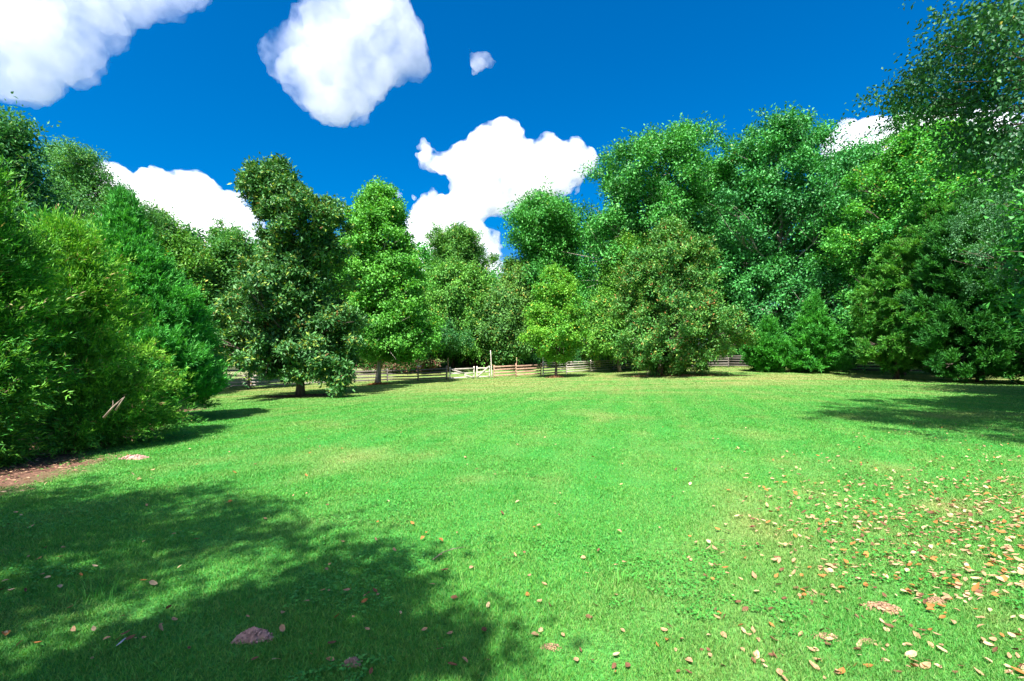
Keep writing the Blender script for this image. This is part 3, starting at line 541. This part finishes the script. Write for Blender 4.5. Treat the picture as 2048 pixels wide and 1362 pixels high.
# ------------------------------------------------------------------ fences and gates
GREY, NEW, SHADED = (.31, .275, .24), (.36, .22, .15), (.10, .085, .075)  # last colour: fence wood with the trees' shade put into it
def fence(name, label, pts, cols, rails=(.22, .5, .8, 1.1), h=1.3, pw=.13, rh=.13, broken=()):
    base = onground(*pts[0]); root = empty(name, base); tag(root, label, 'fence')
    G = [onground(px, d) for px, d in pts]
    for i, g in enumerate(G):
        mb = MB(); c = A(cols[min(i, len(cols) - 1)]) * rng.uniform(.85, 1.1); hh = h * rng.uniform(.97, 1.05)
        mb.beam(g - base + A([0, 0, -.2]), g - base + A([rng.normal(0, .015), rng.normal(0, .015), hh]), pw, pw, c, up=(0, 1, 0), jit=.004)
        mb.build('post', M_WOOD, root)
    for i in range(len(G) - 1):
        for k, rz in enumerate(rails):
            if (i, k) in broken: continue
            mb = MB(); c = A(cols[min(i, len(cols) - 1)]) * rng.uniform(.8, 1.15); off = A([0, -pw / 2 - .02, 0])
            a = G[i] + off + A([.03, 0, rz + rng.normal(0, .012)]) - base; b = G[i + 1] + off + A([-.03, 0, rz + rng.normal(0, .012)]) - base
            mb.beam(a, b, .03, rh, c, jit=.006); mb.build('rail', M_WOOD, root)
    return root
fence('wooden_fence', 'weathered four rail fence running from the left conifers to the broken gate',
      [(432,44),(500,44.5),(569,45),(638,46.5),(709,48),(775,48.5),(836,48),(893,46.2)], [A(GREY)*1.35,A(GREY)*1.3,A(GREY)*1.25,GREY,A(SHADED)*1.2,A(SHADED)*1.2,A(SHADED)*1.3])  # sunlit left stretch and shaded right stretch are put into the wood colours
fence('wooden_fence', 'newer orange tinted rail fence right of the leaning pole', [(988,48.2),(1032,49),(1082,50)], [NEW], rh=.15, pw=.12)
fence('wooden_fence', 'long silver grey rail fence passing behind the young maple and rusty magnolia',
      [(1086,50.2),(1133,53),(1181,57),(1228,62),(1283,63),(1340,61),(1400,57.5),(1457,54),(1520,51.5),(1600,49)], [A(GREY)*1.5,A(GREY)*1.5,A(GREY)*1.5,A(GREY)*1.4,A(GREY)*1.3,GREY,A(GREY)*.6,A(SHADED)*1.2,SHADED], rails=(.25,.52,.79,1.06,1.28), h=1.42, rh=.12)
fence('wooden_fence', 'dark shaded board fence under the olive cedar at right', [(1612,48.6),(1688,48),(1771,47),(1860,46.5),(1950,46),(2050,45.5)], [A(SHADED)*1.1, SHADED], rails=(.3,.62,.94,1.22), rh=.15)
def gate(label, p0, p1, diag, col, cat='gate', sag=0.0):
    a = onground(*p0); b = onground(*p1); root = empty('gate', a); tag(root, label, cat); z = lambda v, h: v - a + A([0, -.02, h])
    for g in (a, b):
        mb = MB(); mb.beam(z(g, -.1), z(g, 1.22), .11, .1, A(col) * rng.uniform(.8, 1.1), up=(0, 1, 0), jit=.004); mb.build('stile', M_WOOD, root)
    for k, h in enumerate((.18, .62, 1.02)):
        mb = MB(); mb.beam(z(a, h) + A([0, -.07, 0]), z(b, h - sag * (k == 1)) + A([0, -.07, 0]), .03, .12, A(col) * rng.uniform(.85, 1.15), jit=.012); mb.build('rail', M_WOOD, root)
    for (f0, h0, f1, h1) in diag:
        mb = MB(); mb.beam(z(a * (1 - f0) + b * f0, h0) + A([0, -.11, 0]), z(a * (1 - f1) + b * f1, h1) + A([0, -.11, 0]), .03, .13, A(col) * .85, jit=.008); mb.build('brace', M_WOOD, root)
gate('wide sagging gate with slipped crossing boards beside the tall stake', (900,46.4), (948,47.4), [(0,1.05,.6,.55),(.6,.42,1,.1)], A(GREY) * 1.7, sag=.06)
gate('narrow gate with one rising diagonal brace, left of the leaning pole', (954,47.5), (979,48), [(0,.15,.95,1.15)], A(GREY) * 1.7)
def pole(name, label, px, d, h, lean, r0, col, cat='stake'):
    g = onground(px, d); mb = MB(); P = [A([lean * f * h + rng.normal(0, .01), 0, h * f - .15 * (f == 0)]) for f in np.linspace(0, 1, 7)]
    mb.tube(P, np.linspace(r0, r0 * .7, 7), 8, col); o = mb.build(name, M_WOOD, None, g, smooth=True); tag(o, label, cat)
pole('leaning_pole', 'tall pale pole leaning over the narrow gate', 984, 48.1, 2.75, -.055, .055, A(GREY) * 1.9, 'pole')
pole('stake', 'rusty stake rising above the fence end at the wide gate', 896, 46.3, 2.1, 0, .035, (.4, .24, .15))
pole('stake', 'thin dark stake above the rails midway along the dark fence', 837, 48.2, 1.9, 0, .022, (.16, .13, .1))
pole('stake', 'thin stake standing over the orange tinted fence', 1033, 49.2, 1.95, .01, .028, (.5, .32, .2))
pole('stake', 'thin grey stake where the orange and silver fences meet', 1086, 50.4, 1.95, 0, .022, (.4, .36, .32))
pole('stake', 'thin grey stake at the silver fence before the rusty magnolia', 1229, 62.3, 2.3, 0, .025, (.4, .36, .32))
# pale pink box on the fence
g = onground(838, 48); mb = MB(); mb.beam(g + A([-.2, -.02, 1.42]), g + A([.2, -.02, 1.42]), .2, .14, (.62, .5, .55)); mb.beam(g + A([-.23, -.02, 1.5]), g + A([.23, -.02, 1.5]), .26, .03, (.55, .45, .5))
tag(mb.build('feeder_box', M_WOOD), 'small pale pink box resting on top of the dark fence', 'box')

# ------------------------------------------------------------------ things lying about
def lump(name, label, cat, px, y, wpx, hgt, col, seed, asp=.6, rough=.35, kind=None, mats=None):
    x0, y0 = ray_ground(px, y); rad = wpx / F * y0 / 2; r = np.random.default_rng(seed); n = 26; V = []; Fc = []
    for i in range(n + 1):
        f = i / n
        for j in range(48):
            t = 2 * math.pi * j / 48; e = 1 + .25 * math.sin(2 * t + seed) + .18 * math.sin(5 * t + seed * 2) + .08 * math.sin(11 * t)
            xx, yy = rad * e * f * math.cos(t), rad * asp * e * f * math.sin(t); V.append([xx, yy, 0])
    V = A(V); f = np.repeat(np.linspace(0, 1, n + 1), 48); nz = fbm((V[:, 0] / rad + 5) * 4, (V[:, 1] / rad + 5) * 4, seed, 5)
    V[:, 2] = gz(V[:, 0] + x0, V[:, 1] + y0) - g1(x0, y0) + hgt * (1 - f ** 2.2) * (1 - rough + rough * 2 * nz) - .012 + .02 * (1 - f)
    fs = [[i * 48 + j, i * 48 + (j + 1) % 48, (i + 1) * 48 + (j + 1) % 48, (i + 1) * 48 + j] for i in range(n) for j in range(48)]
    mb = MB(); mb.add(V, fs, col)
    for k in range(150):                                # crumbs
        t = r.random() * 6.283; q = r.random() ** .5 * 1.12; s = rad * r.uniform(.015, .09); c = A([rad * q * math.cos(t), rad * asp * q * math.sin(t), 0]); c[2] = max(0, hgt * (1 - q ** 2.2)) * .95 + .01
        mb.add(ICO0[0] * s * r.uniform(.6, 1.3, 3) + c, ICO0[1], A(col) * r.uniform(.7, 1.3))
    o = mb.build(name, M_SOIL, None, (x0, y0, g1(x0, y0))); return tag(o, label, cat, kind=kind)
ICO0 = ico(1)
lump('dirt_mound', 'crumbly purplish brown dirt mound in the shaded grass, largest at left front', 'dirt mound', 508, 1283, 64, .05, (.38,.22,.18), 1, rough=.5)
lump('dirt_mound', 'small brown dirt mound cut near the bottom edge, right of the largest mound', 'dirt mound', 705, 1338, 36, .03, (.32,.2,.16), 2, rough=.5)
lump('dirt_mound', 'pinkish bare dirt patch at the shaded foot of the left cedars', 'dirt mound', 268, 918, 50, .05, (.42,.24,.2), 3)
lump('dirt_mound', 'sandy mound among the fallen leaves, widest of the right hand ones', 'dirt mound', 1762, 1222, 72, .035, (.29,.175,.10), 4)
lump('dirt_mound', 'sandy scrape just below and left of the widest right hand mound', 'dirt mound', 1655, 1282, 62, .015, (.29,.175,.10), 5)
lump('dirt_mound', 'sandy mound beside the scrape, lowest on the right', 'dirt mound', 1736, 1292, 46, .02, (.29,.175,.10), 6)
lump('dirt_mound', 'small sandy mound furthest right among the fallen leaves', 'dirt mound', 1872, 1210, 36, .03, (.29,.175,.10), 7)
lump('dirt_mound', 'small sandy patch upper left of the widest right hand mound', 'dirt mound', 1622, 1192, 40, .015, (.29,.175,.10), 8)
lump('dirt_mound', 'pale crumbly patch in sunlit grass near the bottom centre', 'dirt mound', 1102, 1300, 40, .015, (.29,.175,.10), 9)
for px, d, rx, ry, n, col, lab in [(600,29,1.9,1.0,2600,(.16,.09,.07),'dark leaf litter ring round the dark magnolia trunk'),(756,39.8,.85,.6,900,(.42,.2,.08),'orange brown mulch heap round the sweetgum trunk'),
                             (1111,44.9,.9,.6,900,(.28,.15,.08),'brown mulch heap round the young maple trunk'),(1345,41.7,4.2,1.2,2200,(.3,.18,.1),'scattered litter under the rusty magnolia')]:
    g = onground(px, d); r = np.random.default_rng(int(px)); q = r.random(n) ** .6; t = r.random(n) * 6.283; x = g[0] + rx * q * np.cos(t); y = g[1] + ry * q * np.sin(t)
    z = gz(x, y) + .02 + (1 - q) * (.22 if rx < 1 else .05) * r.random(n); dv = r.normal(0, 1, (n, 3)) * A([1, 1, .3]); nv = r.normal(0, .5, (n, 3)) + A([0, 0, 1])
    c = A(col) * r.uniform(.5, 1.7, (n, 1)); L = r.uniform(.07, .17, n)
    tag(obj('mulch_ring', leaf_mesh('mulch_ring', np.c_[x, y, z], dv, nv, L, L * .5, c, M_DRY)), lab, 'mulch', kind='stuff')

# dead wood
mb = MB(); P = onground(421, 40.5)
mb.tube([A([0,0,-.2]),A([.02,0,.35]),A([.1,0,.8]),A([.12,0,1.05])], [.42,.3,.27,.24], 12)
for k in range(9):
    a = k * .7; mb.tube([A([-.25+.06*k,-.2,.05]), A([-.55+.05*k,-.25,.45+.05*(k%3)]), A([-.8+.07*k,-.3,.75+.08*(k%4)])], [.06,.045,.015], 5)
st = mb.build('stump', M_DEAD, None, P, smooth=True); tag(st, 'broken grey tree stump with splintered side where the left fence begins', 'stump')
mb = MB(); mb.tube([A([.1,0,1.0]),A([.15,.1,1.7]),A([.3,.1,2.6]),A([.75,.1,3.2]),A([1.1,.1,3.3])], [.2,.14,.12,.07,.02], 8); mb.tube([A([.3,.1,2.6]),A([.15,.1,3.3]),A([.35,.1,4.0])], [.09,.06,.02], 6)
mb.build('branch', M_DEAD, st, smooth=True)
def twig_thing(name, label, pts, r0, m=M_DEAD, forks=3, seed=0, cat='stick'):
    r = np.random.default_rng(seed); o0 = A(pts[0], float); P = [A(p, float) - o0 for p in pts]; mb = MB(); mb.tube(P, np.linspace(r0, r0 * .35, len(P)), 6)
    for k in range(forks):
        i = r.integers(1, len(P) - 1) if len(P) > 2 else 0; b = P[i]; d = unit(P[-1] - P[0]) + r.normal(0, .5, 3); L = np.linalg.norm(P[-1]) * r.uniform(.15, .4); mb.tube([b, b + d * L * .5, b + d * L + r.normal(0, .1, 3) * L], [r0 * .5, r0 * .35, r0 * .1], 5)
    return tag(mb.build(name, m, None, o0, smooth=True), label, cat)
def gp(px, y, up=.03): x, d = ray_ground(px, y); return A([x, d, g1(x, d) + up])
twig_thing('stick', 'thin pale curved stick lying in the sunlit grass at centre', [gp(866,1127),gp(885,1119,.05),gp(908,1112,.045),gp(930,1106,.04)], .0045, forks=1, seed=3)
twig_thing('broken_branch', 'pale snapped branch stub poking up out of the left cedar, the longer of two', [at(208,835,8.6),at(225,815,8.6),at(246,796,8.55)], .024, forks=1, seed=4, cat='branch')
twig_thing('broken_branch', 'shorter pale snapped branch stub beside the longer one in the left cedar', [at(232,820,8.55),at(241,806,8.5),at(249,794,8.45)], .02, forks=0, seed=5, cat='branch')
twig_thing('fallen_branch', 'thin bare branch lying on the grass at the foot of the large left cypress', [gp(372,800,.3),gp(400,812,.12),gp(425,816,.05)], .02, forks=2, seed=6, cat='branch')
for k, (px, y, d, l) in enumerate([(150,770,8.2,.9),(60,640,8.5,1.1),(215,745,8.4,.8),(110,850,7.6,1.0),(30,560,8.6,1.2),(180,870,7.4,.9)]):
    pass
# needle litter under the left conifers
r = np.random.default_rng(91); n = 26000; d = r.uniform(3, 22, n); x = r.uniform(-1.3, -.2, n) * d; k = bare(x, d) > r.random(n) * .8; x, d = x[k], d[k]; n = len(x)
dv = r.normal(0, 1, (n, 3)) * A([1, 1, .15]); nv = r.normal(0, .3, (n, 3)) + A([0, 0, 1]); u = r.random((n, 1)); c = A([.26,.13,.09]) * (1 - u) + A([.5,.32,.2]) * u; gsel = r.random(n) < .25; c[gsel] = A([.08,.26,.04]); L = r.uniform(.03, .1, n)
tag(obj('needle_litter', leaf_mesh('needle_litter', np.c_[x, d, gz(x, d) + .015 + .03 * r.random(n)], dv, nv, L, L * .22, c, M_DRY)), 'reddish brown needle litter under the left conifers', 'litter', kind='stuff')
# broad leaved weeds in the lawn
r = np.random.default_rng(92); n = 140000; d = 2.0 * (26 / 2.0) ** r.random(n); x = r.uniform(-1.2, 1.2, n) * d; k = (fbm(x * .8, d * .8, 93) + .35 * fbm(x * 3, d * 3, 94) > .78) & (bare(x, d) < .5); x, d = x[k], d[k]; n = len(x)
dv = r.normal(0, 1, (n, 3)) * A([1, 1, .25]); nv = r.normal(0, .35, (n, 3)) + A([0, 0, 1]); u = r.random((n, 1)); c = A([.035,.22,.035]) * (1 - u) + A([.09,.36,.05]) * u; L = r.uniform(.009, .024, n) * (1 + d * .04)
tag(obj('lawn_weeds', leaf_mesh('lawn_weeds', np.c_[x, d, gz(x, d) + (fbm(x * .9, d * .9, 50) - .5) * .05 + .02 + .022 * r.random(n)], dv, nv, L, L * .75, c, M_LEAF, .12, .5)), 'low clover and broad leaved weeds spread through the lawn', 'weeds', kind='stuff')
p = A(ray_ground(1262, 1190)); tuft('grass_tuft', 'coarse wide bladed grass tuft standing out of the lawn right of centre', p[0], p[1], .16, .12, 60, .13, .007, (.08,.36,.05), (.16,.46,.08), 95, kind='stuff', cat='grass tuft')
p = A(ray_ground(190, 1190)); tuft('grass_tuft', 'coarse bright grass tuft in the broken shade at left', p[0], p[1], .15, .1, 45, .11, .006, (.08,.36,.05), (.16,.46,.08), 96, kind='stuff', cat='grass tuft')

# ------------------------------------------------------------------ fallen leaves
def dry_leaf(seed, col):
    """a curled pointed leaf with a midrib and stalk"""
    r = np.random.default_rng(seed); n = 9; V = []; bend = r.uniform(-.25, .45); cup = r.uniform(.15, .55); tw = r.uniform(-.5, .5); wmax = r.uniform(.24, .34)
    for i in range(n):
        f = i / (n - 1); wd = wmax * math.sin(math.pi * f ** .85) ** .8 * (1 + .1 * math.sin(9 * f + seed)) + .004; zc = bend * (f - .5) ** 2 * 1.6 + .04
        for s in (-1, -.5, 0, .5, 1):
            V.append([s * wd, f - .5, zc + cup * abs(s) ** 1.5 * wd + tw * s * wd * (f - .5)])
    fs = [[i * 5 + j, i * 5 + j + 1, (i + 1) * 5 + j + 1, (i + 1) * 5 + j] for i in range(n - 1) for j in range(4)]
    V = A(V); c = np.repeat(A([col]), len(V), 0) * r.uniform(.82, 1.15, (len(V), 1)); c[2::5] *= .8
    mb = MB(); mb.v.append(V); mb.f += fs; mb.c.append(c); mb.n = len(V)
    mb.tube([A([0, -.5, V[2, 2]]), A([.02, -.62, V[2, 2] + .02]), A([.05, -.72, V[2, 2] + .03])], [.012, .01, .008], 4, A(col) * .6)
    Vv = np.concatenate(mb.v); return raw('fallen_leaf', Vv, [i for f in mb.f for i in f], np.cumsum([0] + [len(f) for f in mb.f[:-1]]), M_DRY, np.concatenate(mb.c), True)
LEAFCOL = [('tan', (.40,.245,.135), .42, 'small pale tan curled leaf fallen on the lawn'), ('cream', (.52,.37,.22), .2, 'small cream coloured dry leaf fallen on the lawn'),
           ('orange', (.36,.155,.045), .17, 'small orange brown dry leaf fallen on the lawn'), ('brown', (.17,.08,.045), .21, 'small dark brown dry leaf fallen on the lawn')]
LM = [[dry_leaf(100 + 7 * i + j, c[1]) for j in range(5)] for i, c in enumerate(LEAFCOL)]
r = np.random.default_rng(97); cand = []
while len(cand) < 1900:
    px, y = r.uniform(-20, 2080), 850 + 520 * r.random() ** .9
    dens = np.clip((px - 1300) / 700, 0, 1) ** 1.4 * np.clip(1.1 - abs(y - 1010) / 200, .0, 1) + .018 + .2 * np.clip((px - 1350) / 350, 0, 1) * (y > 950) * (fbm(A([px * .012]), A([y * .02]), 98)[0])
    if r.random() < dens * 1.0: cand.append((px, y))
cand = sorted(cand, key=lambda q: -q[1]); cand_xy = [(*ray_ground(*q), q) for q in cand]; cand_xy.sort(key=lambda q: q[1])
first = {}
for i, (x, d, q) in enumerate(cand_xy[:300]):
    ci = r.choice(4, p=[c[2] for c in LEAFCOL]); me = LM[ci][r.integers(5)]
    if ci in first: o = first[ci].copy(); o.data = me; S.collection.objects.link(o)
    else: o = first[ci] = obj('fallen_leaf', me); tag(o, LEAFCOL[ci][3], 'leaf', LEAFCOL[ci][3].replace('small ', '').replace('leaf', 'leaves').split(' fallen')[0] + ' on the lawn')
    s = r.uniform(.026, .058) + .012 * (r.random() < .15); o.location = (x, d, g1(x, d) + .028); o.scale = (s, s, s); o.rotation_euler = (r.normal(0, .35), r.normal(0, .35), r.random() * 6.28)
rest = cand_xy[300:]; V = []; Lp = []; Sp = []; Cc = []; nv_ = 0; nl_ = 0
bases = {}
for x, d, q in rest:
    ci = r.choice(4, p=[c[2] for c in LEAFCOL]); me = LM[ci][r.integers(5)]
    if me.name not in bases:
        v = np.empty(len(me.vertices) * 3); me.vertices.foreach_get('co', v); l = np.empty(len(me.loops), int); me.loops.foreach_get('vertex_index', l); s_ = np.empty(len(me.polygons), int); me.polygons.foreach_get('loop_start', s_); bases[me.name] = (v.reshape(-1, 3), l, s_)
    v, l, s_ = bases[me.name]; s = r.uniform(.032, .065); a = r.random() * 6.28; Rz = A([[math.cos(a), -math.sin(a), 0], [math.sin(a), math.cos(a), 0], [r.normal(0, .3), r.normal(0, .3), 1]])
    V.append(v @ Rz.T * s + A([x, d, g1(x, d) + .03])); Lp.append(l + nv_); Sp.append(s_ + nl_); Cc.append(np.repeat(A([LEAFCOL[ci][1]]) * r.uniform(.8, 1.15), len(v), 0)); nv_ += len(v); nl_ += len(l)
tag(obj('leaf_scatter', raw('leaf_scatter', np.concatenate(V), np.concatenate(Lp), np.concatenate(Sp), M_DRY, np.concatenate(Cc))), 'small dry leaves scattered far off over the lawn', 'leaves', kind='stuff')
# feather
mb = MB(); P0 = gp(232, 1307, .04); pts = [A([0,0,0]), A([.02,.02,.012]), A([.04,.045,.03]), A([.05,.07,.05])]; mb.tube(pts, [.0015,.0015,.001,.0006], 5, (.8,.8,.85))
for i in range(14):
    f = i / 13; b = A([.05 * f, .07 * f, .05 * f ** 1.3]); w_ = .022 * math.sin(math.pi * (f * .85 + .1))
    for s in (-1, 1): mb.add([b, b + A([s * w_ * .7, .012 + w_ * .3, .004]), b + A([s * w_ * .7 + .002, .019 + w_ * .3, .004]), b + A([0, .007, .003])], [[0, 1, 2, 3]], (.5, .5, .6))
fe = mb.build('feather', M_DRY, None, P0); fe.scale = (.5, .5, .5); tag(fe, 'pale lilac white feather standing in the shaded grass', 'feather')
